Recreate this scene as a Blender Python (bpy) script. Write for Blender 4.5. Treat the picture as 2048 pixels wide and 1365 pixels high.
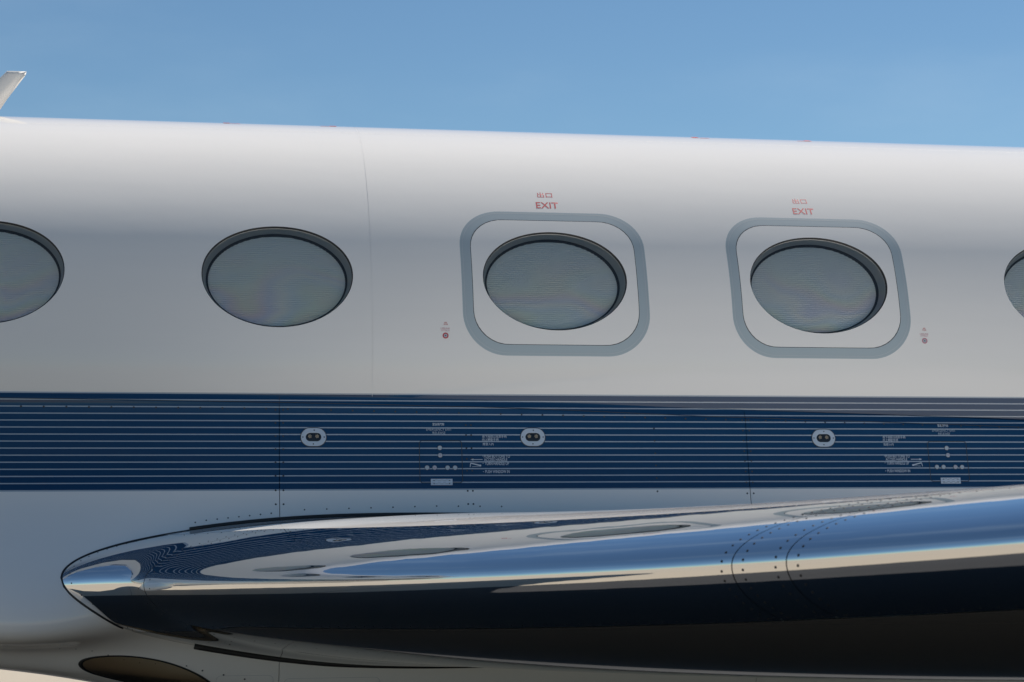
import bpy, math, random
import numpy as np
from mathutils import Vector, Matrix
from mathutils.geometry import delaunay_2d_cdt

for o in list(bpy.data.objects):
    bpy.data.objects.remove(o)
random.seed(7)
sc = bpy.context.scene
COL = sc.collection

# ------------------------------------------------------------------ camera
YAW, PITCH = 0.17255346, 0.06028433
cam_d = bpy.data.cameras.new('camera')
cam = bpy.data.objects.new('camera', cam_d)
COL.objects.link(cam)
cam.location = (-0.36308, -9.00857, 2.30-0.37933)
fwd = Vector((math.sin(YAW)*math.cos(PITCH), math.cos(YAW)*math.cos(PITCH), math.sin(PITCH)))
cam.rotation_euler = fwd.to_track_quat('-Z', 'Y').to_euler()
cam_d.sensor_width = 36.0
cam_d.lens = 3700/2048*36.0
cam_d.clip_start = 0.05
cam_d.clip_end = 20000
cam_d.dof.use_dof = True
cam_d.dof.focus_distance = 7.6
cam_d.dof.aperture_fstop = 5.6
sc.camera = cam

# ------------------------------------------------------------------ sky and sun
SUN_EL, SUN_AZ = math.radians(52), math.radians(50)      # azimuth measured from +Y towards +X
w = bpy.data.worlds.new('World')
sc.world = w
w.use_nodes = True
nt = w.node_tree
nt.nodes.clear()
sky = nt.nodes.new('ShaderNodeTexSky')
sky.sky_type = 'NISHITA'
sky.sun_disc = False
sky.sun_elevation = SUN_EL
sky.sun_rotation = SUN_AZ
sky.air_density = 1.0
sky.dust_density = 0.0
sky.ozone_density = 6.0
bg = nt.nodes.new('ShaderNodeBackground')
bg.inputs['Strength'].default_value = 0.064
wo = nt.nodes.new('ShaderNodeOutputWorld')
# thin, barely visible high haze over the clear sky
tcw = nt.nodes.new('ShaderNodeTexCoord')
mpw = nt.nodes.new('ShaderNodeMapping'); mpw.inputs['Scale'].default_value = (1.0, 1.0, 3.2)
nzw = nt.nodes.new('ShaderNodeTexNoise'); nzw.inputs['Scale'].default_value = 3.4; nzw.inputs['Detail'].default_value = 7; nzw.inputs['Roughness'].default_value = .55
crw = nt.nodes.new('ShaderNodeMapRange'); crw.interpolation_type = 'SMOOTHSTEP'
crw.inputs[1].default_value = .47; crw.inputs[2].default_value = .78; crw.inputs[3].default_value = 0.0; crw.inputs[4].default_value = .12
tnt = nt.nodes.new('ShaderNodeMix'); tnt.data_type = 'RGBA'; tnt.blend_type = 'MULTIPLY'; tnt.inputs[0].default_value = 1.0
tnt.inputs[7].default_value = (.95, 1.03, .985, 1)
mxw = nt.nodes.new('ShaderNodeMix'); mxw.data_type = 'RGBA'; mxw.inputs[7].default_value = (7.2, 9.0, 10.4, 1)
nt.links.new(tcw.outputs['Generated'], mpw.inputs[0]); nt.links.new(mpw.outputs[0], nzw.inputs['Vector'])
nt.links.new(nzw.outputs['Fac'], crw.inputs[0]); nt.links.new(crw.outputs[0], mxw.inputs[0])
nt.links.new(sky.outputs[0], tnt.inputs[6]); nt.links.new(tnt.outputs[2], mxw.inputs[6])
nt.links.new(mxw.outputs[2], bg.inputs[0])
nt.links.new(bg.outputs[0], wo.inputs[0])

sl = bpy.data.lights.new('sun', 'SUN')
sl.energy = 5.0
sl.angle = math.radians(0.53)
sl.color = (1.0, 0.94, 0.86)
sun = bpy.data.objects.new('sun', sl)
COL.objects.link(sun)
sdir = Vector((math.sin(SUN_AZ)*math.cos(SUN_EL), math.cos(SUN_AZ)*math.cos(SUN_EL), math.sin(SUN_EL)))
sun.rotation_euler = (-sdir).to_track_quat('-Z', 'Y').to_euler()
sun.location = (20, 40, 60)

sc.view_settings.view_transform = 'Standard'
sc.view_settings.look = 'None'
sc.view_settings.exposure = 0.36
sc.view_settings.gamma = 1.0
sc.view_settings.use_curve_mapping = False
sc.cycles.max_bounces = 10
sc.cycles.sample_clamp_indirect = 8.0

# ------------------------------------------------------------------ materials
def mat(name, base=(.8, .8, .8), rough=.5, metal=0, coat=0, coat_rough=.03, spec=.5):
    m = bpy.data.materials.new(name)
    m.use_nodes = True
    b = m.node_tree.nodes['Principled BSDF']
    b.inputs['Base Color'].default_value = (*base, 1)
    b.inputs['Roughness'].default_value = rough
    b.inputs['Metallic'].default_value = metal
    b.inputs['Coat Weight'].default_value = coat
    b.inputs['Coat Roughness'].default_value = coat_rough
    b.inputs['Specular IOR Level'].default_value = spec
    return m

class NT:
    """little helper to write node maths"""
    def __init__(self, m):
        self.t = m.node_tree; self.b = self.t.nodes.get('Principled BSDF')
    def n(self, kind, **kw):
        x = self.t.nodes.new(kind)
        for k, v in kw.items(): setattr(x, k, v)
        return x
    def l(self, a, b): self.t.links.new(a, b)
    def m(self, op, a, b=None, c=None, clamp=False):
        x = self.n('ShaderNodeMath', operation=op, use_clamp=clamp)
        for i, v in enumerate((a, b, c)):
            if v is None: continue
            if isinstance(v, (int, float)): x.inputs[i].default_value = v
            else: self.l(v, x.inputs[i])
        return x.outputs[0]
    def mix(self, fac, a, b):
        x = self.n('ShaderNodeMix', data_type='RGBA')
        for i, v in ((0, fac), (6, a), (7, b)):
            if isinstance(v, (int, float)): x.inputs[i].default_value = v
            elif isinstance(v, tuple): x.inputs[i].default_value = (*v, 1)
            else: self.l(v, x.inputs[i])
        return x.outputs[2]
    def coords(self):
        tc = self.n('ShaderNodeTexCoord'); return tc.outputs['Object']
    def sep(self, v):
        s = self.n('ShaderNodeSeparateXYZ'); self.l(v, s.inputs[0]); return s.outputs
    def noise(self, vec, scale=(1, 1, 1), sc_=1, detail=2, rough=.5):
        mp = self.n('ShaderNodeMapping'); mp.inputs['Scale'].default_value = scale
        self.l(vec, mp.inputs[0])
        x = self.n('ShaderNodeTexNoise'); x.inputs['Scale'].default_value = sc_
        x.inputs['Detail'].default_value = detail; x.inputs['Roughness'].default_value = rough
        self.l(mp.outputs[0], x.inputs['Vector'])
        return x.outputs['Fac']
    def bump(self, h, dist, strength=1.0, sock='Normal'):
        x = self.n('ShaderNodeBump'); x.inputs['Strength'].default_value = strength
        x.inputs['Distance'].default_value = dist
        self.l(h, x.inputs['Height']); self.l(x.outputs[0], self.b.inputs[sock])
        return x.outputs[0]

AXH = 2.30
def paint_mat(name, striped):
    m = mat(name, (.78, .78, .775), .38, 0, 1.0, .035, 0.0)
    h = NT(m)
    co = h.coords()
    # faint grime and tone drift
    n1 = h.noise(co, (.6, 1, 2.5), 2.2, 4, .6)
    n2 = h.noise(co, (.35, .35, 6), 3.0, 3, .55)
    white = h.mix(h.m('MULTIPLY', n1, .55), (.82, .79, .745), (.77, .74, .70))
    white = h.mix(h.m('MULTIPLY', n2, .22), white, (.71, .685, .65))
    if striped:
        z = h.m('SUBTRACT', h.sep(co)[2], AXH)
        inb = h.m('MULTIPLY', h.m('GREATER_THAN', z, -.5305), h.m('LESS_THAN', z, -.1345))
        edge = h.m('MULTIPLY', h.m('GREATER_THAN', z, -.5365), h.m('LESS_THAN', z, -.1290))
        k = h.m('DIVIDE', h.m('SUBTRACT', -.1600+.02867/2, z), .02867)
        fr = h.m('ABSOLUTE', h.m('SUBTRACT', h.m('FRACT', k), .5))
        ln = h.m('LESS_THAN', fr, .5*.0047/.02867)
        ok = h.m('MULTIPLY', h.m('GREATER_THAN', k, 0.0), h.m('LESS_THAN', k, 13.0))
        ln = h.m('MULTIPLY', ln, ok)
        navy = h.mix(n1, (.0028, .034, .092), (.0040, .041, .106))
        band = h.mix(ln, navy, (.34, .39, .45))
        c = h.mix(edge, white, (.36, .41, .46))
        c = h.mix(inb, c, band)
        h.l(c, h.b.inputs['Base Color'])
    else:
        h.l(white, h.b.inputs['Base Color'])
    # skin panels are never dead flat: very shallow waves
    wv = h.noise(co, (.55, 1, 1.6), 1.7, 3, .45)
    wv2 = h.noise(co, (3, 3, 3), 9, 2, .5)
    hh = h.m('ADD', wv, h.m('MULTIPLY', wv2, .035))
    b1 = h.bump(hh, .0035, 1.0, 'Normal')
    h.l(b1, h.b.inputs['Coat Normal'])
    # hairline dust on the clear coat
    d = h.noise(co, (1, 1, 1), 160, 2, .7)
    h.l(h.m('ADD', .03, h.m('MULTIPLY', h.m('SUBTRACT', d, .5), .05, clamp=True)), h.b.inputs['Coat Roughness'])
    return m

M = {}
M['paint'] = paint_mat('white_paint_navy_band', True)
M['white'] = paint_mat('white_paint', False)
M['grey'] = mat('grey_blue_paint', (.37, .425, .44), .38, 0, 1.0, .05)
M['red'] = mat('red_lettering', (.50, .032, .038), .5)
M['pink'] = mat('faded_red_lettering', (.50, .20, .24), .5)
M['pale'] = mat('pale_grey_lettering', (.50, .55, .60), .5)
M['dim'] = mat('dim_grey_lettering', (.33, .38, .43), .5)
M['black'] = mat('black_rubber', (.012, .012, .013), .55)
M['line'] = mat('dark_sealant', (.035, .037, .04), .6)
M['joint'] = mat('grey_sealant', (.50, .50, .50), .6)
M['strap'] = mat('pale_sealant', (.74, .72, .69), .6)
M['under'] = mat('shaded_wing_paint', (.065, .063, .060), .4, 0, 1.0, .04, 0.0)  # shade under the wing, put into the paint colour
M['reveal'] = mat('window_reveal_paint', (.42, .425, .42), .5)
M['rivet'] = mat('rivet_head', (.10, .105, .11), .45, .6)
M['rivet_dark'] = mat('dark_rivet_head', (.03, .03, .032), .5, .3)
M['alu'] = mat('satin_aluminium', (.52, .57, .62), .38, .35, .3, .1)
M['button'] = mat('button_grey', (.42, .46, .50), .4, .2, .3, .1)
M['hinge'] = mat('hinge_aluminium', (.55, .60, .66), .4, .3)
M['led'] = mat('warm_led_lens', (.80, .66, .50), .3)
M['bowl'] = mat('dark_lamp_bowl', (.012, .013, .018), .35)
M['housing'] = mat('brown_lamp_housing', (.58, .48, .35), .5)

m = mat('polished_chrome', (.80, .805, .815), .018, 1.0)
h = NT(m); co = h.coords()
wv = h.m('ADD', h.noise(co, (1.2, 1.2, 1.2), 2.3, 2, .5), h.m('MULTIPLY', h.noise(co, (1, 1, 1), 34, 2, .5), .010))
h.bump(wv, .0022, 1.0)
sm = h.noise(co, (3, 3, 3), 3.5, 5, .7)
h.l(h.m('ADD', .012, h.m('MULTIPLY', h.m('SUBTRACT', sm, .5, clamp=True), .10)), h.b.inputs['Roughness'])
M['chrome'] = m

m = mat('pleated_blind', (.60, .61, .60), .85)
h = NT(m); co = h.coords()
h.l(h.mix(h.noise(co, (2, 2, 2), 6, 3), (.84, .84, .81), (.89, .885, .85)), h.b.inputs['Base Color'])
M['blind'] = m

# clear stretched acrylic with faint strain colours
m = bpy.data.materials.new('acrylic_pane'); m.use_nodes = True
h = NT(m); t = m.node_tree; t.nodes.remove(h.b)
co = h.coords()
tr = h.n('ShaderNodeBsdfTransparent'); gl = h.n('ShaderNodeBsdfGlossy'); gl.inputs['Roughness'].default_value = .01
zz = h.m('SUBTRACT', h.sep(co)[2], AXH+.38)
nn = h.noise(co, (1.0, 1.0, 1.5), 2.6, 1.5, .4)
ph = h.m('ADD', h.m('MULTIPLY', nn, 3.2), h.m('MULTIPLY', zz, -3.0))
rp = h.n('ShaderNodeValToRGB')
el = rp.color_ramp.elements
el[0].position = 0; el[0].color = (.96, .965, .95, 1)
el[1].position = 1; el[1].color = (.96, .965, .95, 1)
for p, c in ((.2, (.82, .90, .97)), (.4, (.88, .95, .89)), (.55, (.95, .93, .86)), (.7, (.93, .85, .91)), (.85, (.82, .84, .97))):
    e = el.new(p); e.color = (*c, 1)
h.l(h.m('FRACT', ph), rp.inputs[0])
amt = h.m('MULTIPLY', h.m('ADD', .35, h.m('MULTIPLY', zz, -3.2)), 1.0, clamp=True)
h.l(h.mix(amt, (.96, .965, .95), rp.outputs[0]), tr.inputs[0])
fz = h.n('ShaderNodeFresnel'); fz.inputs[0].default_value = 1.49
mx = h.n('ShaderNodeMixShader')
h.l(fz.outputs[0], mx.inputs[0]); h.l(tr.outputs[0], mx.inputs[1]); h.l(gl.outputs[0], mx.inputs[2])
h.l(mx.outputs[0], t.nodes['Material Output'].inputs[0])
M['pane'] = m

m = bpy.data.materials.new('lamp_glass'); m.use_nodes = True
h = NT(m); t = m.node_tree; t.nodes.remove(h.b)
tr = h.n('ShaderNodeBsdfTransparent'); tr.inputs[0].default_value = (.86, .86, .84, 1)
gl = h.n('ShaderNodeBsdfGlossy'); gl.inputs['Roughness'].default_value = .02
fz = h.n('ShaderNodeFresnel'); fz.inputs[0].default_value = 1.5
mx = h.n('ShaderNodeMixShader')
h.l(fz.outputs[0], mx.inputs[0]); h.l(tr.outputs[0], mx.inputs[1]); h.l(gl.outputs[0], mx.inputs[2])
h.l(mx.outputs[0], t.nodes['Material Output'].inputs[0])
M['glass'] = m

m = mat('apron_concrete', (.36, .32, .265), .85)
h = NT(m); co = h.coords()
a = h.noise(co, (1, 1, 1), .35, 6, .6); b_ = h.noise(co, (1, 1, 1), 14, 4, .6)
base = h.mix(a, (.335, .29, .225), (.415, .36, .28))
base = h.mix(h.m('MULTIPLY', b_, .5), base, (.31, .27, .21))
s = h.sep(co)
def jt(v, off):
    f = h.m('FRACT', h.m('DIVIDE', h.m('ADD', v, off), 6.0))
    return h.m('LESS_THAN', f, .004)
j = h.m('MAXIMUM', jt(s[0], 2.1), jt(s[1], 1.3))
h.l(h.mix(j, base, (.09, .08, .07)), h.b.inputs['Base Color'])
h.bump(b_, .004, .6)
M['concrete'] = m

m = mat('shade_pad_dark', (.035, .036, .038), .9)  # near-black colour standing in for ground in the jet's shade
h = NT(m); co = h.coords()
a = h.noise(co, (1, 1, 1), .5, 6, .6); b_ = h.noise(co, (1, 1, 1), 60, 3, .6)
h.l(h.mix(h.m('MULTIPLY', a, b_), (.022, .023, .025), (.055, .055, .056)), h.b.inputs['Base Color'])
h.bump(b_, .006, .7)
M['shade_pad'] = m
R0 = 1.2          # fuselage radius
AX = 2.30         # height of the fuselage axis above the apron
D2R = math.pi/180

def sstep(a, b, x):
    t = np.clip((np.asarray(x, float)-a)/(b-a), 0, 1)
    return t*t*(3-2*t)

def hermite(xs, ys):
    xs = np.array(xs, float); ys = np.array(ys, float)
    d = np.diff(ys)/np.diff(xs)
    m = np.empty_like(ys); m[0] = d[0]; m[-1] = d[-1]
    m[1:-1] = np.where(d[:-1]*d[1:] > 0, 2*d[:-1]*d[1:]/(d[:-1]+d[1:]+1e-12*np.sign(d[:-1]+d[1:]+1e-30)), 0)
    def f(x):
        x = np.clip(np.asarray(x, float), xs[0], xs[-1])
        i = np.clip(np.searchsorted(xs, x)-1, 0, len(xs)-2)
        h = xs[i+1]-xs[i]; t = (x-xs[i])/h
        return ((1+2*t)*(1-t)**2*ys[i]+t*(1-t)**2*h*m[i]+t*t*(3-2*t)*ys[i+1]+t*t*(t-1)*h*m[i+1])
    return f

def rfus(x):
    x = np.asarray(x, float)
    n = np.clip((-4.2-x)/3.5, 0, 0.999); t = np.clip((x-9)/9, 0, 1)
    return R0*np.sqrt(1-n**2.2)*(1-.85*t**1.6)

FT = hermite([-6, -2.5, -1.13, .0, 1.0, 1.8, 2.98, 5.0, 9.0],
             [-.10, -.112, -.122, -.135, -.155, -.185, -.220, -.29, -.40])   # height where the fairing starts
def phi_start(x):
    return np.arcsin(FT(x)/R0)

_wz = [(1.19, -.16), (1.2015, -.20), (1.216, -.28), (1.236, -.38), (1.268, -.53), (1.300, -.65), (1.335, -.80), (1.358, -.95),
       (1.365, -1.15), (1.335, -1.35), (1.225, -1.50), (.98, -1.62), (.52, -1.69), (0, -1.70)]
_fp = [math.degrees(math.atan2(z, w)) for w, z in _wz][::-1]
_fr = [max(math.hypot(w, z)-1.2-.011, 0) for w, z in _wz][::-1]
FD = hermite(_fp+[0], _fr+[0])
BUMP = .36
def rho_fair(x, phi):
    x = np.asarray(x, float); phi = np.asarray(phi, float)
    q = phi_start(x)-phi
    fil = .011*sstep(0, .034, q)
    ks = sstep(-5, -1.0, x); kb = sstep(-1.8, .5, x)
    w = sstep(-35*D2R, -65*D2R, phi)
    k = ks*(1-w)+kb*w
    aft = 1-sstep(5.5, 8.8, x); fore = sstep(-5.5, -3.0, x)
    bump = BUMP*np.exp(-((phi/D2R+32)/6.0)**2)*np.exp(-(np.where(x < -1.0, (x+1.0)/.6, (x+1.0)/.7))**2)
    return R0 + (fil*fore + k*FD(phi/D2R))*aft + bump + .0005

def P_fus(x, phi, off=0):
    r = rfus(x)+off
    return np.stack(np.broadcast_arrays(x, -r*np.cos(phi), AX+r*np.sin(phi)), -1)
def P_fair(x, phi, off=0):
    r = rho_fair(x, phi)+off
    return np.stack(np.broadcast_arrays(x, -r*np.cos(phi), AX+r*np.sin(phi)), -1)
def P_skin(x, phi, off=0):                      # whichever is outermost
    phi = np.asarray(phi, float)
    r = np.where(phi < phi_start(x), rho_fair(x, phi), rfus(x))+off
    return np.stack(np.broadcast_arrays(x, -r*np.cos(phi), AX+r*np.sin(phi)), -1)

# ---- wing: s = metres outboard of the fairing side, t = metres behind the leading edge
LAM = math.tan(32*D2R)
def hprof(x):
    x = np.clip(x, 0, 1)
    return 10*(.2969*np.sqrt(x)-.126*x-.3516*x**2+.2843*x**3-.1036*x**4)
def w_chord(s): return 5.0-.245*np.asarray(s, float)
def w_nose(s):
    s = np.asarray(s, float); a = np.clip(s, -2, 4.2)
    return -.90-.014*(1-sstep(.15, .55, s))+.04*a+.0115*a*a*(a > 0)+.1366*np.clip(s-4.2, 0, 99)
def w_up(s):
    s = np.asarray(s, float); return np.maximum(.272-.0175*s, .085)
def w_lo(s): return np.maximum(.295-.004*np.asarray(s, float), .1)
BEND0, BEND1, BENDK = .46, .27, .9
def P_wing(s, v):
    """v>=0 upper, v<0 lower; t = v*v*chord"""
    s, v = np.broadcast_arrays(np.asarray(s, float), np.asarray(v, float))
    c = w_chord(s); xx = v*v; t = xx*c; h = hprof(xx)*(1-np.where(v >= 0, .05, .15)*(1-sstep(.1, .6, s))*(1-sstep(.05, .25, xx)))
    droop = .042*t*(1-xx)**.8
    z = w_nose(s)+np.where(v >= 0, w_up(s)*h, -w_lo(s)*h-droop) 
    sp = lambda u: .035*np.log1p(np.exp(np.clip(u/.035, -30, 30)))
    bend = BENDK*(sp(BEND0-s)-sp(BEND1-s))
    return np.stack([-.866+s*LAM+t-bend*(1-xx)**2, -1.3-s, AX+z], -1)

# ------------------------------------------------------------------ mesh helpers
def link(o, parent=None):
    COL.objects.link(o)
    if parent is not None: o.parent = parent
    return o

def mk(name, verts, faces, mats, parent=None, normals=None, midx=None, smooth=True, label=None, face_to=None):
    if face_to is not None:                 # make every face look along face_to
        vv = np.asarray(verts, float); ff = []
        for f_ in faces:
            q_ = vv[list(f_)]; nn_ = np.cross(q_, np.roll(q_, -1, 0)).sum(0) if len(q_) else face_to
            q0 = q_-q_[0]; nn_ = sum(np.cross(q0[i], q0[i+1]) for i in range(1, len(q0)-1))
            ff.append(tuple(f_) if nn_@face_to > 0 else tuple(f_)[::-1])
        faces = ff
    me = bpy.data.meshes.new(name)
    me.from_pydata([tuple(map(float, v)) for v in verts], [], [tuple(map(int, f)) for f in faces])
    if not isinstance(mats, (list, tuple)): mats = [mats]
    for k in mats: me.materials.append(k)
    if midx is not None: me.polygons.foreach_set('material_index', np.asarray(midx, np.int32))
    me.polygons.foreach_set('use_smooth', np.full(len(me.polygons), smooth, bool))
    me.update()
    if normals is not None:
        me.normals_split_custom_set_from_vertices([tuple(map(float, n)) for n in normals])
    o = bpy.data.objects.new(name, me)
    link(o, parent)
    if label: o['label'] = label
    return o

def nrm(F, u, v, e=1e-4):
    n = np.cross(F(u+e, v)-F(u-e, v), F(u, v+e)-F(u, v-e))
    return n/np.maximum(np.linalg.norm(n, axis=-1, keepdims=True), 1e-12)

def grid(F, U, V, flip=False):
    U = np.asarray(U, float); V = np.asarray(V, float)
    uu, vv = np.meshgrid(U, V, indexing='ij')
    P = F(uu, vv).reshape(-1, 3)
    N = nrm(F, uu, vv).reshape(-1, 3)
    nu, nv = len(U), len(V)
    i, j = np.meshgrid(np.arange(nu-1), np.arange(nv-1), indexing='ij')
    a = (i*nv+j).ravel(); f = np.stack([a, a+nv, a+nv+1, a+1], -1)
    if flip: f = f[:, ::-1]; N = -N
    return P, f, N

def join(*parts):
    P, Fc, N = [], [], []; off = 0
    for p, f, n in parts:
        P.append(p); Fc.append(np.asarray(f)+off); N.append(n); off += len(p)
    return np.concatenate(P), np.concatenate(Fc), np.concatenate(N)

def fus_n(phi):
    phi = np.asarray(phi, float)
    return np.stack([0*phi, -np.cos(phi), np.sin(phi)], -1)

def tube(name, pts, rad, material, parent, nseg=8, label=None, squash=1.0):
    pts = np.asarray(pts, float); n = len(pts)
    t = np.gradient(pts, axis=0); t /= np.linalg.norm(t, axis=1, keepdims=True)
    ref = np.array([0, 0, 1.0]); V = []; Fc = []
    for i in range(n):
        a = np.cross(t[i], ref); a /= max(np.linalg.norm(a), 1e-9); b = np.cross(a, t[i])
        r = rad[i] if hasattr(rad, '__len__') else rad
        for k in range(nseg):
            th = 2*math.pi*k/nseg
            V.append(pts[i]+r*(math.cos(th)*a+squash*math.sin(th)*b))
    for i in range(n-1):
        for k in range(nseg):
            k2 = (k+1) % nseg
            Fc.append((i*nseg+k, i*nseg+k2, (i+1)*nseg+k2, (i+1)*nseg+k))
    Fc.append(tuple(range(nseg))[::-1]); Fc.append(tuple((n-1)*nseg+k for k in range(nseg)))
    return mk(name, V, Fc, material, parent, label=label)

def rivets(name, items, material, parent, nseg=8):
    """items: (point, normal, radius) -> one mesh of low domed heads"""
    V = []; Fc = []
    for p, n, r in items:
        p = np.asarray(p, float); n = np.asarray(n, float); n = n/np.linalg.norm(n)
        a = np.cross(n, (0.3, 0.1, 1.0)); a /= np.linalg.norm(a); b = np.cross(n, a)
        o = len(V)
        for k in range(nseg):
            th = 2*math.pi*k/nseg; V.append(p+r*(math.cos(th)*a+math.sin(th)*b)+n*.0003)
        for k in range(nseg):
            th = 2*math.pi*k/nseg; V.append(p+.6*r*(math.cos(th)*a+math.sin(th)*b)+n*.0011)
        for k in range(nseg):
            k2 = (k+1) % nseg; Fc.append((o+k, o+k2, o+nseg+k2, o+nseg+k))
        Fc.append(tuple(o+nseg+k for k in range(nseg)))
    o = mk(name, V, Fc, material, parent)
    o['kind'] = 'stuff'
    return o

def rrect(hw, hh, r, n=14, dense=True):
    """rounded rectangle outline, counter-clockwise from +x"""
    pts = []
    for cx, cy, a0 in ((hw-r, hh-r, 0), (-hw+r, hh-r, 90), (-hw+r, -hh+r, 180), (hw-r, -hh+r, 270)):
        for k in range(n+1):
            a = math.radians(a0+90*k/n); pts.append((cx+r*math.cos(a), cy+r*math.sin(a)))
    # densify straight runs
    if not dense: return np.array(pts)
    out = []
    m_ = len(pts)
    for i in range(m_):
        p, q = pts[i], pts[(i+1) % m_]
        out.append(p); d = math.dist(p, q); k = int(d/.03)
        for j_ in range(1, k+1): out.append((p[0]+(q[0]-p[0])*j_/(k+1), p[1]+(q[1]-p[1])*j_/(k+1)))
    return np.array(out)

def ell(a, b, n=96):
    t = np.linspace(0, 2*np.pi, n, endpoint=False)
    return np.stack([a*np.cos(t), b*np.sin(t)], -1)

# ------------------------------------------------------------------ ground
gs = 3000
g = mk('ground', [(-gs, -gs, 0), (gs, -gs, 0), (gs, gs, 0), (-gs, gs, 0)], [(0, 1, 2, 3)], M['concrete'], smooth=False)
g['kind'] = 'structure'
g = mk('added_shade_pad', [(-2.7, -7.0, .004), (60, -7.0, .004), (60, 5.0, .004), (-2.7, 5.0, .004)], [(0, 1, 2, 3)], M['shade_pad'], smooth=False)  # added dark sheet: deepens the shadowed ground mirrored in the chrome
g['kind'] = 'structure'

# ------------------------------------------------------------------ the aircraft
jet = bpy.data.objects.new('business_jet', None)
link(jet)
jet['label'] = 'white business jet with navy pinstriped band, oval windows and polished chrome wing leading edge'
jet['category'] = 'jet'

PHW = .31927            # window row: angle above the fuselage axis
WA, WB = .3194, .2352   # window half axes
PITCH_W = 1.2
WINDOWS = [-4.8, -3.6, -2.4, -1.2, 0.0, 3.6, 4.8]
EXITS = [1.2, 2.4]
OUT = rrect(.4125, .347, .19); INN = rrect(.3655, .2985, .150)
XJ = .3985              # butt joint of the two skin sections

def to_fus(p2, off=0, x0=0):
    p2 = np.asarray(p2); phi = PHW+p2[:, 1]/R0
    return P_fus(p2[:, 0]+x0, phi, off), fus_n(phi)

def belt(x0, x1, holes):
    """window belt of the skin, triangulated around its openings (x, arc) -> surface"""
    s0, s1 = -14*D2R*R0, 52*D2R*R0
    off = PHW*R0
    xs = np.linspace(x0, x1, int(round((x1-x0)/.08))+1); ss = np.linspace(s0, s1, 67)
    pts = []; edges = []
    def inside(x, s, grow=0.0):
        for kind, cx in holes:
            dx, ds = x-cx, s-off
            if kind == 'w':
                if (dx/(WA+grow))**2+(ds/(WB+grow))**2 < 1: return True
            else:
                ax_, as_ = abs(dx), abs(ds); hw, hh, r = .4125+grow, .347+grow, .19+grow
                if ax_ < hw and as_ < hh:
                    if ax_ > hw-r and as_ > hh-r:
                        if math.hypot(ax_-hw+r, as_-hh+r) < r: return True
                    else: return True
        return False
    for x in xs:
        for s in ss:
            if not inside(x, s, .012): pts.append(Vector((x, s)))
    for kind, cx in holes:
        o = ell(WA, WB) if kind == 'w' else OUT
        b = len(pts); n = len(o)
        for p in o: pts.append(Vector((p[0]+cx, p[1]+off)))
        for k in range(n): edges.append((b+k, b+(k+1) % n))
    vs, es, fs, *_ = delaunay_2d_cdt(pts, edges, [], 0, 1e-7)
    V2 = np.array([(v.x, v.y) for v in vs])
    keep = []
    for f_ in fs:
        c = V2[list(f_)].mean(0)
        if not inside(c[0], c[1], -1e-4):
            a, b, c2 = V2[f_[0]], V2[f_[1]], V2[f_[2]]
            ar = (b[0]-a[0])*(c2[1]-a[1])-(b[1]-a[1])*(c2[0]-a[0])
            keep.append(tuple(f_) if ar > 0 else tuple(f_)[::-1])
    phi = V2[:, 1]/R0
    return P_fus(V2[:, 0], phi), keep, fus_n(phi)

def skin_section(x0, x1, holes, bx0, bx1):
    """belt from bx0..bx1 with holes, the rest of the barrel as plain grids"""
    parts = []
    P, f, N = belt(bx0, bx1, holes)
    f4 = [tuple(t)+(t[2],) for t in f]
    V = [P]; NN = [N]; Fc = [list(t) for t in f]; off = len(P)
    def add(F, U, Vv, flip):
        nonlocal off
        p, q, n = grid(F, U, Vv, flip)
        V.append(p); NN.append(n); Fc.extend([list(t) for t in (q+off)]); off += len(p)
    nb = int(round((bx1-bx0)/.08))+1
    ring = np.linspace(52, 346, 148)*D2R
    add(P_fus, np.linspace(bx0, bx1, nb), ring, False)
    full = np.linspace(-14, 346, 181)*D2R
    if x0 < bx0: add(P_fus, np.linspace(x0, bx0, 60), full, False)
    if x1 > bx1: add(P_fus, np.linspace(bx1, x1, 60), full, False)
    return np.concatenate(V), Fc, np.concatenate(NN)

hl_f = [('w', x) for x in WINDOWS if x < XJ]
hl_a = [('w', x) for x in WINDOWS if x > XJ]+[('e', x) for x in EXITS]
P, f, N = skin_section(-7.69, XJ-.0007, hl_f, -5.36, XJ-.0007)
mk('fuselage_skin', P, f, M['paint'], jet, N, label='white forward fuselage skin with navy pinstriped band')
P, f, N = skin_section(XJ+.0007, 17.5, hl_a, XJ+.0007, 5.44)
mk('fuselage_skin', P, f, M['paint'], jet, N, label='white centre and aft fuselage skin above the wing')
P, f, N = grid(lambda x, p: P_fus(x, p, -.0006), [XJ-.02, XJ+.02], np.linspace(-20, 200, 180)*D2R)
mk('joint_strap', P, f, M['strap'], jet, N)

# ---- fairing
def fair_panel(x0, x1, label):
    n = max(2, int((x1-x0)/.045)+1)
    xs = np.linspace(x0, x1, n)
    q = np.concatenate([np.linspace(0, .05, 14), np.linspace(.05, 1, 110)[1:]])
    def F(x, v):
        ps = phi_start(x); return P_fair(x, ps+(-math.pi/2-ps)*v)
    a = grid(F, xs, q, True)
    def G(x, v):
        p = F(x, v); p = p.copy(); p[..., 1] *= -1; return p
    b = grid(G, xs[::3] if n > 8 else xs, q[::2], False)
    P, f, N = join(a, b)
    return mk('fairing_panel', P, f, M['paint'], jet, N, label=label)
XS1, XS2 = .008, 2.032
fair_panel(-5.5, XS1-.0013, 'forward wing-root fairing panel with taxi light')
fair_panel(XS1+.0013, XS2-.0013, 'middle wing-root fairing panel with exit release door')
fair_panel(XS2+.0013, 8.8, 'aft wing-root fairing panel')

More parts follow.
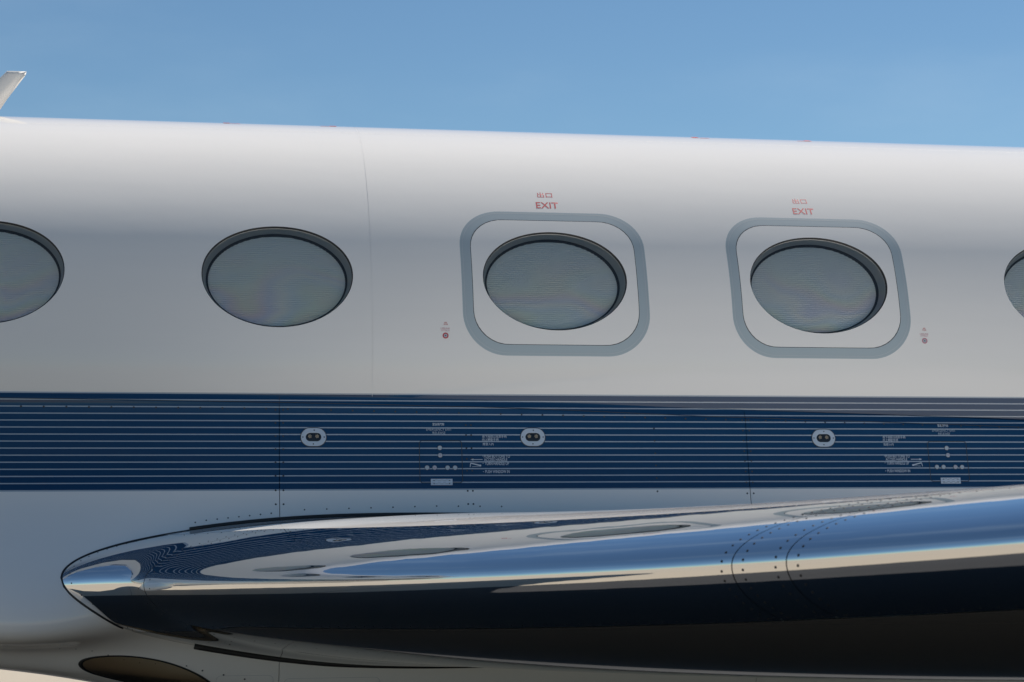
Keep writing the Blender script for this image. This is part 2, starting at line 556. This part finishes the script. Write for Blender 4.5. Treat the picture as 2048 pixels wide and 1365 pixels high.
def z2phi(x, z):
    lo, hi = -80*D2R, 85*D2R
    for _ in range(50):
        m_ = (lo+hi)/2
        if P_skin(x, m_)[2]-AX < z: lo = m_
        else: hi = m_
    return (lo+hi)/2
def skin_n(x, phi):
    n = nrm(P_skin, np.float64(x), np.float64(phi)); 
    return n if n[1] < 0 else -n
def frame_at(x, z):
    phi = z2phi(x, z); p = P_skin(x, phi); n = skin_n(x, phi)
    ex = np.array([1.0, 0, 0]); ex = ex-n*n[0]; ex /= np.linalg.norm(ex); eu = np.cross(n, ex)
    if eu[2] < 0: eu = -eu
    return p, ex, eu, n

# ---- windows
nw = fus_n(PHW); eu_w = np.array([0, math.sin(PHW), math.cos(PHW)])
def window_parts(cx, host):
    """reveal, pleated blind and pane, in jet coordinates"""
    E0 = ell(WA, WB)
    C = P_fus(cx, PHW)
    rings = [to_fus(E0, 0, cx)[0], to_fus(E0*np.array([.991, .988]), -.005, cx)[0]]
    d = .069
    def flat(sx, sy, dep):
        e = ell(WA-sx, WB-sy); return C-nw*dep+e[:, :1]*np.array([1.0, 0, 0])+e[:, 1:]*eu_w
    rin = flat(.021, .020, d)
    rings.append(rings[1]*.90+rin*.10); rings.append(rings[1]*.5+rin*.5); rings.append(rings[1]*.12+rin*.88)
    rings.append(rin); rings.append(flat(.026, .025, d-.002)); rings.append(flat(.028, .027, d+.006))
    V = np.concatenate(rings); n = len(E0); Fc = []; mi = []
    for r in range(len(rings)-1):
        for k in range(n):
            k2 = (k+1) % n; Fc.append((r*n+k, (r+1)*n+k, (r+1)*n+k2, r*n+k2)); mi.append(1 if r <= 1 else (2 if r >= 4 else 0))
    mats = [M['reveal'], M['black'], M['line']]
    if host == 'window':
        w_ = mk('window', V, Fc, mats, jet, midx=mi)
        par = w_
    else:
        par = host
        mk('window_reveal', V, Fc, mats, par, midx=mi)
    # blind: horizontal pleats
    a, b = WA-.0275, WB-.0265
    pitch = .0098; rows = int(2*b/(pitch/2)); V = []; Fc = []
    for i in range(rows+1):
        y = -b+2*b*i/rows; hx = a*math.sqrt(max(1-(y/b)**2, .0004))
        dep = d+.004+(.0028 if i % 2 else 0)
        for sx in (-1, 1): V.append(C-nw*dep+np.array([1.0, 0, 0])*hx*sx+eu_w*y)
    for i in range(rows): Fc.append((2*i, 2*i+1, 2*i+3, 2*i+2))
    mk('pleated_blind', V, Fc, M['blind'], par, smooth=False)
    # pane
    V = []; Fc = []; NN = []
    rr = [0, .2, .4, .6, .8, .93, .985]
    for r in rr[1:]:
        p, nn = to_fus(E0*r, -.013, cx); V.append(p); NN.append(nn)
    V = np.concatenate(V+[P_fus(cx, PHW, -.013)[None]]); NN = np.concatenate(NN+[nw[None]]); n = len(E0); c = len(V)-1
    for k in range(n): Fc.append((c, k, (k+1) % n))
    for r in range(len(rr)-2):
        for k in range(n):
            k2 = (k+1) % n; Fc.append((r*n+k, (r+1)*n+k, (r+1)*n+k2, r*n+k2))
    mk('window_pane', V, Fc, M['pane'], par, NN)
    return par
for cx in WINDOWS:
    window_parts(cx, 'window')

def band_ring(o, i, cx, nr, off=0):
    """strip between two outlines with equal counts"""
    V = []; NN = []; n = len(o); Fc = []
    for r in range(nr+1):
        p, nn = to_fus(o+(i-o)*r/nr, off, cx); V.append(p); NN.append(nn)
    for r in range(nr):
        for k in range(n):
            k2 = (k+1) % n; Fc.append((r*n+k, r*n+k2, (r+1)*n+k2, (r+1)*n+k))
    return np.concatenate(V), [t for t in Fc], np.concatenate(NN)
def by_angle(curve, ref):
    """resample an outline at the polar angles of ref"""
    a = np.unwrap(np.arctan2(curve[:, 1], curve[:, 0])); a = np.append(a, a[0]+2*np.pi); c = np.vstack([curve, curve[:1]])
    t = np.arctan2(ref[:, 1], ref[:, 0]); t = np.where(t < a[0]-1e-9, t+2*np.pi, t)
    return np.stack([np.interp(t, a, c[:, 0]), np.interp(t, a, c[:, 1])], -1)
for cx in EXITS:
    e96 = ell(WA, WB)
    gap = by_angle(INN-np.sign(INN)*.0011, e96)
    V, Fc, NN = band_ring(gap, e96, cx, 8)
    hatch = mk('exit_hatch', V, Fc, M['white'], jet, NN,
               label='white %s exit hatch with oval window in blue-grey surround' % ('forward' if cx < 2 else 'aft'))
    inn = by_angle(INN+np.sign(INN)*.0011, OUT)
    V, Fc, NN = band_ring(OUT, inn, cx, 3)
    mk('hatch_surround', V, Fc, M['grey'], hatch, NN)
    o2 = by_angle(INN+np.sign(INN)*.012, e96); i2 = by_angle(INN-np.sign(INN)*.012, e96)
    V, Fc, NN = band_ring(o2, i2, cx, 1, -.004)
    mk('hatch_seal', V, Fc, M['black'], hatch, NN)
    # sealant line inside the surround
    o2 = by_angle(OUT*np.array([.9745, .9700]), e96); i2 = by_angle(OUT*np.array([.9715, .9665]), e96)
    V, Fc, NN = band_ring(o2, i2, cx, 1, .0006)
    mk('sealant_line', V, Fc, M['joint'], hatch, NN)
    window_parts(cx, hatch)

# ---- wing
TU = lambda s: .485-.012*np.asarray(s, float)
TL = lambda s: np.maximum(.178-.013*np.asarray(s, float), .06)+.13*(1-sstep(.15, .9, s))
def vU(s): return np.sqrt(TU(s)/w_chord(s))
def vL(s): return -np.sqrt(TL(s)/w_chord(s))
S_TIP = 12.4
SS = np.concatenate([np.linspace(-.75, 5, 150), np.linspace(5, S_TIP, 40)[1:]])
def wU(s, q): v0 = vU(s)+.0016; return P_wing(s, v0+(1-v0)*q)
def wL(s, q): v0 = -vL(s)+.0016; return P_wing(s, -(v0+(1-v0)*q))
q = np.linspace(0, 1, 70)
ga, gb = grid(wU, SS, q, False), grid(wL, SS, q, True)
P, f, N = join(ga, gb)
if N[0][2] < 0: f = f[:, ::-1]; N = -N
wing = mk('wing', P, f, [M['white'], M['under']], jet, N, midx=[0]*len(ga[1])+[1]*len(gb[1]), label='white port wing with shade-darkened underside and polished leading edge')
S_CUT = [-.75, .548, 3.037, 3.192, S_TIP]
for a, b in zip(S_CUT[:-1], S_CUT[1:]):
    ss = np.linspace(a+.0016, b-.0016, max(3, int((b-a)/.04)))
    tq = np.concatenate([np.linspace(0, 1, 97)])
    def F(s, q_): return P_wing(s, vL(s)+(vU(s)-vL(s))*q_)
    P, f, N = grid(F, ss, tq, False)
    mid = len(P)//2
    if N[(len(ss)//2)*97+96][2] < 0: f = f[:, ::-1]; N = -N
    mk('leading_edge_panel', P, f, M['chrome'], wing, N)
for s_ in S_CUT[1:-1]:
    def F(s, q_):
        v = vL(s)+(vU(s)-vL(s))*q_; p = P_wing(s, v); n = nrm(P_wing, s, v); n = n*np.sign(n[..., 2:]*np.sign(v[..., None])+1e-9)
        c = P_wing(s, v*0)+np.array([.12, 0, 0]); d = c-p; d /= np.linalg.norm(d, axis=-1, keepdims=True)
        return p+d*.004
    P, f, N = grid(F, [s_-.02, s_+.02], np.linspace(0, 1, 60))
    mk('joint_strap', P, f, M['black'], wing, N)
def wing_n(s, v):
    n = nrm(P_wing, np.float64(s), np.float64(v)); return n if n[0] < 0 or abs(v) > .2 and n[2]*v > 0 else -n
def arc_vs(s, v0, v1, step):
    v = np.linspace(v0, v1, 600); p = P_wing(np.full(600, s), v)
    L = np.concatenate([[0], np.cumsum(np.linalg.norm(np.diff(p, axis=0), axis=1))])
    return np.interp(np.arange(step/2, L[-1], step), L, v)
# rivets beside the leading-edge joints
it = []
for s_ in S_CUT[1:-1]:
    big = s_ > 1
    for ds in (-.031, .031):
        for v in arc_vs(s_+ds, float(vL(s_)), float(vU(s_)), .0262 if big else .034):
            it.append((P_wing(s_+ds, v), wing_n(s_+ds, v), .0040 if big else .0030))
# along the chrome's upper and lower edge
for s_ in np.arange(.25, 6, .042):
    v = float(vU(s_))-.007; it.append((P_wing(s_, v), wing_n(s_, v), .0028))
    v = float(vL(s_))+.010; it.append((P_wing(s_, v), wing_n(s_, v), .0026))
rivets('joint_rivets', it, M['rivet_dark'], wing)

def root_s(v):
    lo, hi = -.75, .9
    for _ in range(50):
        m_ = (lo+hi)/2; p = P_wing(m_, v); y, z = -p[1], p[2]-AX
        ph = math.atan2(z, y)
        if math.hypot(y, z) > float(rho_fair(p[0], ph)): hi = m_
        else: lo = m_
    return (lo+hi)/2
it = []
for v in arc_vs(.05, float(vL(0)), float(vU(0)), .047):
    s_ = root_s(v)+.030
    it.append((P_wing(s_, v), wing_n(s_, v), .0030))
rivets('root_rivets', it, M['rivet_dark'], wing)
def root_curve(t0, t1, side, n=60):
    vs = side*np.sqrt(np.linspace(t0, t1, n)/5.0)
    return np.array([P_wing(root_s(v), v) for v in vs])
vs = np.concatenate([-np.sqrt(np.linspace(.26, 0, 40)/5.0), np.sqrt(np.linspace(0, .62, 60)/5.0)])
tube('root_seal', np.array([P_wing(root_s(v), v) for v in vs]), .0042, M['black'], wing)
tube('root_seal', root_curve(.60, 4.2, 1)+np.array([0, -.003, .005]), .0085, M['black'], wing)
tube('root_seal', root_curve(.62, 4.4, -1, 120)+np.array([0, -.003, -.003]), .0115, M['black'], wing)

# ---- fairing and band fasteners
it = []
for i, x in enumerate(np.arange(-2.4, 4.4, .0905)):
    z = float(np.interp(x, [-1.126, -.089, .999, 2.14, 3.32], [-.190, -.194, -.215, -.2395, -.2674]))
    ph = z2phi(x, z); it.append((P_skin(x, ph), skin_n(x, ph), .0042))
def col(xs, zs, r=.0042):
    for x in xs:
        for z in zs:
            ph = z2phi(x, z); it.append((P_skin(x, ph), skin_n(x, ph), r))
col((-.008, .024), (-.20, -.255, -.31, -.365, -.42, -.475, -.535, -.592))
col((.796, .818), (-.262, -.305, -.36, -.405, -.455, -.54, -.595))
col((1.619,), (-.275, -.328, -.382, -.434, -.488, -.545))
col((2.018, 2.047), (-.237, -.283, -.327, -.373, -.415, -.461, -.508, -.555))
it2 = []
for x in list(np.arange(-.335, .0, .044))+list(np.arange(.11, .95, .092)):
    z = float(np.interp(x, [-.34, -.316, .113, .661, .95], [-.664, -.657, -.6145, -.6027, -.606]))
    ph = z2phi(x, z); it2.append((P_skin(x, ph), skin_n(x, ph), .0034))
rivets('fairing_screws', it+it2, M['rivet_dark'], jet)
it = []
for i in range(13):
    x = -.30+i*.085; ph = z2phi(x, -1.262-.032*i*.6); it.append((P_skin(x, ph), skin_n(x, ph), .0042))
for i in range(9):
    x = -.86+i*.062; ph = z2phi(x, -1.155+.01*math.sin(i)-.012*i); it.append((P_skin(x, ph), skin_n(x, ph), .0032))
rivets('belly_screws', it, M['rivet'], jet)

# ---- strips drawn along the skin (seams)
def strip(name, pts, width, material, parent, off=.0007):
    """pts: (x, z) polyline on the skin"""
    pts = np.asarray(pts, float); n = len(pts)
    L = []
    for x, z in pts:
        ph = z2phi(x, z); L.append((P_skin(x, ph), skin_n(x, ph)))
    P = np.array([a for a, b in L]); Nn = np.array([b for a, b in L])
    t = np.gradient(P, axis=0); t /= np.linalg.norm(t, axis=1, keepdims=True)
    sd = np.cross(Nn, t)
    V = np.concatenate([P+sd*width/2+Nn*off, P-sd*width/2+Nn*off])
    Fc = [(i, i+n, i+n+1, i+1) for i in range(n-1)]
    return mk(name, V, Fc, material, parent, np.concatenate([Nn, Nn]))
xs = np.linspace(-3, 4.4, 160)
strip('sealant_line', [(x, float(FT(x))-.034) for x in xs], .0028, M['line'], jet)

# faint lap seam along the crown, painted rivets beside the butt joint, edges of the window doublers
def fus_strip(name, x0, x1, phi, width, material):
    P, f, N = grid(lambda x, p: P_fus(x, p, .0004), np.linspace(x0, x1, 40), np.array([phi-width/2/R0, phi+width/2/R0]))
    return mk(name, P, f, material, jet, N)
fus_strip('lap_seam', -4.1, XJ-.002, 67.5*D2R, .0016, M['strap'])
fus_strip('lap_seam', XJ+.002, 8.5, 67.5*D2R, .0014, M['strap'])
# access covers low on the fairing
for x0, x1, z0, z1 in ((-.245, -.015, -1.285, -1.42), (.03, .42, -1.30, -1.46)):
    o_ = rrect((x1-x0)/2, (z0-z1)/2, .02, 4)
    strip('access_cover_edge', [((x0+x1)/2+a, (z0+z1)/2+b) for a, b in np.vstack([o_, o_[:1]])], .0016, M['joint'], jet)

# ---- lettering
_tc = {}
def text2d(body, bold=0.0):
    k = (body, bold)
    if k not in _tc:
        cu = bpy.data.curves.new('t', 'FONT'); cu.body = body; cu.offset = bold; cu.resolution_u = 3
        o = bpy.data.objects.new('t', cu); COL.objects.link(o)
        dg = bpy.context.evaluated_depsgraph_get(); ev = o.evaluated_get(dg); me = ev.to_mesh()
        V = np.array([v.co[:2] for v in me.vertices]); Fc = [tuple(p.vertices) for p in me.polygons]
        ev.to_mesh_clear(); bpy.data.objects.remove(o); bpy.data.curves.remove(cu)
        lo, hi = V.min(0), V.max(0)
        _tc[k] = ((V-lo)/(hi-lo)-.5, Fc)
    return _tc[k]
def letter(name, body, x, z, wd, ht, material, parent=None, bold=0.0, phi=None, off=.0005):
    V, Fc = text2d(body, bold)
    ph0 = z2phi(x, z) if phi is None else phi
    r = float(np.linalg.norm(P_skin(x, ph0)[1:]-np.array([0, AX])))
    X = x+V[:, 0]*wd; PH = ph0+V[:, 1]*ht/r
    P = P_skin(X, PH, off)
    nn = skin_n(x, ph0)
    return mk(name, P, Fc, material, parent or jet, np.tile(nn, (len(P), 1)), face_to=nn)
for cx, mm in ((1.199, 'red'), (2.391, 'red')):
    letter('exit_lettering', 'EXIT', cx, 0, .1005, .0375, M[mm], phi=36.95*D2R, bold=.008)
    letter('exit_lettering', '出口', cx-.004, 0, .068, .0335, M[mm], phi=40.1*D2R, bold=.006)
for cx, ring_m, tx in ((.711, 'red', 'pink'), (2.871, 'pink', 'pink')):
    letter('lifeline_lettering', '連接', cx+.001, 0, .0115, .0058, M['red'], phi=8.42*D2R, bold=.006)
    letter('lifeline_lettering', '救生繩', cx+.001, 0, .0180, .0058, M['red'], phi=8.06*D2R, bold=.006)
    letter('lifeline_lettering', 'LIFELINE', cx-.001, 0, .0395, .0072, M[tx], phi=7.20*D2R)
    letter('lifeline_lettering', 'ATTACH', cx-.001, 0, .0345, .0072, M[tx], phi=6.78*D2R)
    c = P_fus(cx, 5.72*D2R); n = fus_n(5.72*D2R); eu = np.array([0, -n[2], -n[1]]); eu = np.array([0, math.sin(5.72*D2R), math.cos(5.72*D2R)])
    def disc(name, r0, r1, h0, material, parent):
        V = []; Fc = []; k = 24
        for r in (r0, r1):
            for i in range(k):
                a = 2*math.pi*i/k; V.append(c+n*h0+r*(math.cos(a)*np.array([1.0, 0, 0])+math.sin(a)*eu))
        if r1 < 1e-6: Fc = [tuple(range(k))]; V = V[:k]
        else: Fc = [(i, (i+1) % k, k+(i+1) % k, k+i) for i in range(k)]
        return mk(name, V, Fc, material, parent, smooth=False)
    ring = disc('lifeline_fitting', .0128, .0078, .0012, M[ring_m], jet)
    disc('stud', .0078, 0, .0016, M['button'], ring)
    disc('socket', .0026, 0, .0021, M['line'], ring)

def icon(name, polys, x, z, material, parent=None, flipx=False):
    p, ex, eu, n = frame_at(x, z)
    V = []; Fc = []
    for poly in polys:
        o = len(V)
        pl = [(-a if flipx else a, b) for a, b in poly]
        if flipx: pl = pl[::-1]
        for a, b in pl:
            ph = z2phi(x+a, z+b*.95); V.append(P_skin(x+a, ph, .0009))
        Fc.append(tuple(range(o, o+len(poly))))
    return mk(name, V, Fc, material, parent or jet, np.tile(n, (len(V), 1)), face_to=n)

def local_mesh(name, x, z, outline_list, material, parent, cap=True):
    """stack of outlines [(pts2d, height)] on the local skin frame"""
    p, ex, eu, n = frame_at(x, z)
    V = []; Fc = []; k = len(outline_list[0][0])
    for pts, hgt in outline_list:
        for a, b in pts: V.append(p+ex*a+eu*b+n*hgt)
    for r in range(len(outline_list)-1):
        for i in range(k):
            i2 = (i+1) % k; Fc.append((r*k+i, r*k+i2, (r+1)*k+i2, (r+1)*k+i))
    if cap: Fc.append(tuple((len(outline_list)-1)*k+i for i in range(k)))
    o = mk(name, V, Fc, material, parent, smooth=False)
    return o
def stadium(hw, hh, n=12):
    pts = []
    for cx, a0 in ((hw-hh, -90), (-hw+hh, 90)):
        for k in range(n+1):
            a = math.radians(a0+180*k/n); pts.append((cx+hh*math.cos(a), hh*math.sin(a)))
    return np.array(pts)
def disc2(r, cx=0, cy=0, n=16):
    t = np.linspace(0, 2*np.pi, n, endpoint=False); return np.stack([cx+r*np.cos(t), cy+r*np.sin(t)], -1)

# ---- the three twin-lamp fixtures
for lx, lz in ((.150, -.3146), (1.084, -.3133), (2.383, -.3159)):
    o_, i_ = stadium(.0525, .0385), stadium(.0325, .0180)
    fx = local_mesh('twin_lamp_fixture', lx, lz, [(o_*1.0, .0008), (o_, .0028), (o_*.985, .0034), (i_*1.04, .0034), (i_, .0030)], M['alu'], jet, cap=False)
    local_mesh('gasket', lx, lz, [(stadium(.0555, .0415), .0004), (stadium(.0555, .0415), .0016), (stadium(.0520, .0380), .0018)], M['line'], fx, cap=False)
    local_mesh('lamp_bowl', lx, lz, [(i_*1.01, .0031), (i_*1.0, .0012), (i_*.9, .0010)], M['bowl'], fx)
    for sx in (-1, 1):
        p, ex, eu, n = frame_at(lx, lz); V = []; Fc = []
        cells = [(0, 0)]+[(.0056*math.cos(a), .0056*math.sin(a)) for a in np.arange(6)*math.pi/3+.3]
        for (a, b) in cells:
            o = len(V); jx, jy = sx*.0150+a, .0040+b
            for r, hh in ((.0030, .0011), (.0024, .0022), (.0011, .0028)):
                for k in range(8):
                    th = k*math.pi/4; V.append(p+ex*(jx+r*math.cos(th))+eu*(jy+r*math.sin(th))+n*hh)
            for r in range(2):
                for k in range(8):
                    k2 = (k+1) % 8; Fc.append((o+r*8+k, o+r*8+k2, o+(r+1)*8+k2, o+(r+1)*8+k))
            Fc.append(tuple(o+16+k for k in range(8)))
        mk('lamp', V, Fc, M['led'], fx)
    local_mesh('lens', lx, lz, [(i_*.995, .0031), (i_*.5, .0036)], M['glass'], fx)
    for a, b in ((-.0445, 0), (.0445, 0), (.003, .0295), (-.001, -.0295)):
        local_mesh('screw', lx, lz, [(disc2(.0030, a, b, 10), .0035), (disc2(.0026, a, b, 10), .0040)], M['line'], fx)

# ---- emergency exit release doors
for px, pz, bx, flip in ((.6855, -.4177, (.682, .683, .626, .658, .713, .745), False), (2.954, -.4180, (2.951, 2.954, 2.897, 2.928, 2.984, 3.015), True)):
    o_ = rrect(.0905, .0895, .012, 5); n_ = len(o_)
    seam = [(px+a, pz+b*.985) for a, b in np.vstack([o_, o_[:1]])]
    door = strip('release_door', seam, .0030, M['black'], jet)
    for x, z in zip(bx, (-.3590, -.3905, -.4425, -.4425, -.4428, -.4430)):
        b_ = local_mesh('push_button', x, z, [(disc2(.0108), .0004), (disc2(.0106), .0014), (disc2(.0094), .0016)], M['line'], door)
        local_mesh('button_cap', x, z, [(disc2(.0094), .0012), (disc2(.0092), .0026), (disc2(.0084), .0030)], M['button'], b_)
    for x, z in ((bx[1], -.3905), (bx[3] if not flip else bx[4], -.4425)):
        icon('button_mark', [[(-.0052, .0034), (-.0052, .0020), (.0052, .0020), (.0052, .0034)], [(-.0009, .0020), (-.0009, -.0040), (.0009, -.0040), (.0009, .0020)]], x, z, M['pink'], door).location = (0, -.0026, 0)
    hx, hz = (px+.001, -.5030)
    hg = local_mesh('hinge', hx, hz, [(rrect(.0460, .0135, .001, 2, False), .0004), (rrect(.0460, .0135, .001, 2, False), .0030), (rrect(.0452, .0127, .001, 2, False), .0036)], M['hinge'], door)
    for dx in (-.033, .033):
        for dy in (-.0075, .0065):
            local_mesh('screw', hx, hz, [(disc2(.0022, dx, dy, 8), .0037), (disc2(.002, dx, dy, 8), .0040)], M['black'], hg)
    for dy, k0 in ((.0060, 0), (-.0068, 1)):
        pl = []
        for i in range(7):
            a0, a1 = -.0400+i*.01143, -.0400+(i+1)*.01143; up_ = .0016*(1 if (i+k0) % 2 else -1)
            pl += [[(a0, dy+up_), (a1, dy+up_), (a1, dy+up_+.0011), (a0, dy+up_+.0011)]]
        p, ex, eu, n = frame_at(hx, hz); V = []; Fc = []
        for q_ in pl:
            o = len(V)
            for a, b in q_: V.append(p+ex*a+eu*b+n*.0038)
            Fc.append((o, o+1, o+2, o+3))
        mk('hinge_knuckle_line', V, Fc, M['line'], hg, smooth=False)
    # lettering round the door
    lx = .6805 if not flip else 2.946
    letter('release_lettering', '緊急開門掣', lx-.002, -.2590, .050, .0110, M['pale'], bold=.004)
    letter('release_lettering', 'EMERGENCY EXIT', lx, -.2808, .109, .0100, M['dim'])
    letter('release_lettering', 'RELEASE', lx, -.2955, .055, .0100, M['dim'])
    tx = .924 if not flip else 2.716
    letter('instruction_lettering', 'PUSH BUTTONS TO', tx+.002, -.3946, .112, .0112, M['pale'], bold=.004)
    letter('instruction_lettering', 'ACCESS HANDLE', tx-.004, -.4088, .1000, .0112, M['pale'], bold=.004)
    letter('instruction_lettering', 'TURN HANDLE UP', tx+.001, -.4252, .1040, .0112, M['pale'], bold=.004)
    letter('instruction_lettering', 'PUSH WINDOW IN', tx+.002, -.4590, .1050, .0112, M['pale'], bold=.004)
    for dz in (-.3930, -.4235, -.4590):
        icon('bullet', [[(-.0018, -.0012), (.0018, -.0012), (.0018, .0012), (-.0018, .0012)]], tx-.0585, dz, M['pale'])
    l0 = tx-.060+.001
    letter('instruction_lettering', '按下按鈕以找到手柄', l0+.0525, -.3107, .105, .0112, M['pale'])
    letter('instruction_lettering', '向上轉動手柄', l0+.035, -.3240, .070, .0112, M['pale'])
    letter('instruction_lettering', '推窗入內', l0+.0245, -.3425, .047, .0112, M['pale'])
    ax_ = .838 if not flip else 2.805
    icon('arrow', [[(-.026, 0), (-.014, .0044), (-.014, -.0044)][::1], [(-.014, -.0012), (-.014, .0012), (.026, .0012), (.026, -.0012)][::-1]], ax_, -.4080, M['pale'], flipx=flip)
    hxn = .834 if not flip else 2.806
    icon('handle_symbol', [[(-.021, .0105), (.018, .0012), (.0165, -.0040), (-.023, .0070)],
                           [(.0155, .0020), (.0215, .0020), (.0235, -.0020), (.0215, -.0060), (.0155, -.0060), (.0135, -.0020)],
                           [(-.026, -.0080), (-.0235, -.0080), (-.0195, .0090), (-.0225, .0090)],
                           [(-.016, -.0065), (.013, -.0045), (.013, -.0058), (-.016, -.0078)]], hxn, -.4315, M['pale'], flipx=flip)

# ---- red stencils near the crown
for x0, sgn in ((-.22, 1), (.235, -1), (2.055, 1), (2.585, -1)):
    for (xa, xb, pa, pb) in ((0, .030 if sgn > 0 else .048, 76.9 if sgn > 0 else 76.3, 79.5 if sgn > 0 else 76.9), (.030 if sgn > 0 else .048, .078, 76.3 if sgn > 0 else 76.9, 76.9 if sgn > 0 else 79.5)):
        V = []
        dphi = 0 if x0 < 1 else -1.6
        for x, p_ in ((xa, pa), (xb, pa), (xb, pb), (xa, pb)): V.append(P_fus(x0+x, (p_+dphi)*D2R, .0012))
        mk('roof_stencil', V, [(0, 1, 2, 3)], M['red'], jet, smooth=False)

# ---- blade antenna on the crown
prof = [(0, 0), (.08, .55), (.3, 1), (.6, .8), (1, .05)]
levels = [(1.185, -1.470, -1.305, .012), (1.30, -1.372, -1.234, .011), (1.420, -1.252, -1.150, .008), (1.437, -1.236, -1.146, .004)]
V = []; Fc = []; loop = [(a, b) for a, b in prof]+[(a, -b) for a, b in prof[-2:0:-1]]
for z, xa, xb, th in levels:
    for a, b in loop: V.append((xa+(xb-xa)*a, b*th, AX+z))
k = len(loop)
for r in range(len(levels)-1):
    for i in range(k):
        i2 = (i+1) % k; Fc.append((r*k+i, r*k+i2, (r+1)*k+i2, (r+1)*k+i))
Fc.append(tuple((len(levels)-1)*k+i for i in range(k)))
ant = mk('blade_antenna', V, Fc, M['white'], jet)
bp = rrect(.13, .035, .03, 5); V = []; Fc = []
for s_, hh in ((1, -.012), (1, .006), (.94, .009)):
    for a, b in bp: V.append((-1.39+a*s_, b*s_, AX+math.sqrt(R0*R0-b*b)+hh))
k = len(bp)
for r in range(2):
    for i in range(k):
        i2 = (i+1) % k; Fc.append((r*k+i, r*k+i2, (r+1)*k+i2, (r+1)*k+i))
Fc.append(tuple(2*k+i for i in range(k)))
mk('antenna_base', V, Fc, M['white'], ant)

# ---- taxi light let into the fairing
def lens_outline(sc_, n=64, extra=0.0):
    t = np.linspace(0, 2*np.pi, n, endpoint=False)
    a, b = .270*sc_+extra, .085*sc_+extra; th = -12*D2R
    x = a*np.cos(t); y = b*np.sin(t)
    return -.520+x*math.cos(th)-y*math.sin(th), -1.385+x*math.sin(th)+y*math.cos(th)
def lens_ring(scales, offs, extra=(0,)):
    V = []; n = 64
    for i, (s_, o_) in enumerate(zip(scales, offs)):
        X, A = lens_outline(s_); V.append(P_fair(X, A/1.78, o_))
    return np.concatenate(V), n
def lens_part(name, scales, offs, material, parent, cap):
    V, n = lens_ring(scales, offs); Fc = []
    for r in range(len(scales)-1):
        for i in range(n):
            i2 = (i+1) % n; Fc.append((r*n+i, r*n+i2, (r+1)*n+i2, (r+1)*n+i))
    if cap:
        V = np.vstack([V, V[-n:].mean(0)]); c = len(V)-1; b = (len(scales)-1)*n
        for i in range(n): Fc.append((b+i, b+(i+1) % n, c))
    return mk(name, V, Fc, material, parent)
tl = lens_part('taxi_light', [1.03, 1.03, .97, .965], [.0004, .0030, .0030, .0012], M['black'], jet, False)
lens_part('lamp_housing', [.97, .8, .5, .2], [.0008, .0009, .0010, .0011], M['housing'], tl, True)
lens_part('lens', [.975, .8, .5, .2], [.0024, .0040, .0050, .0055], M['glass'], tl, True)
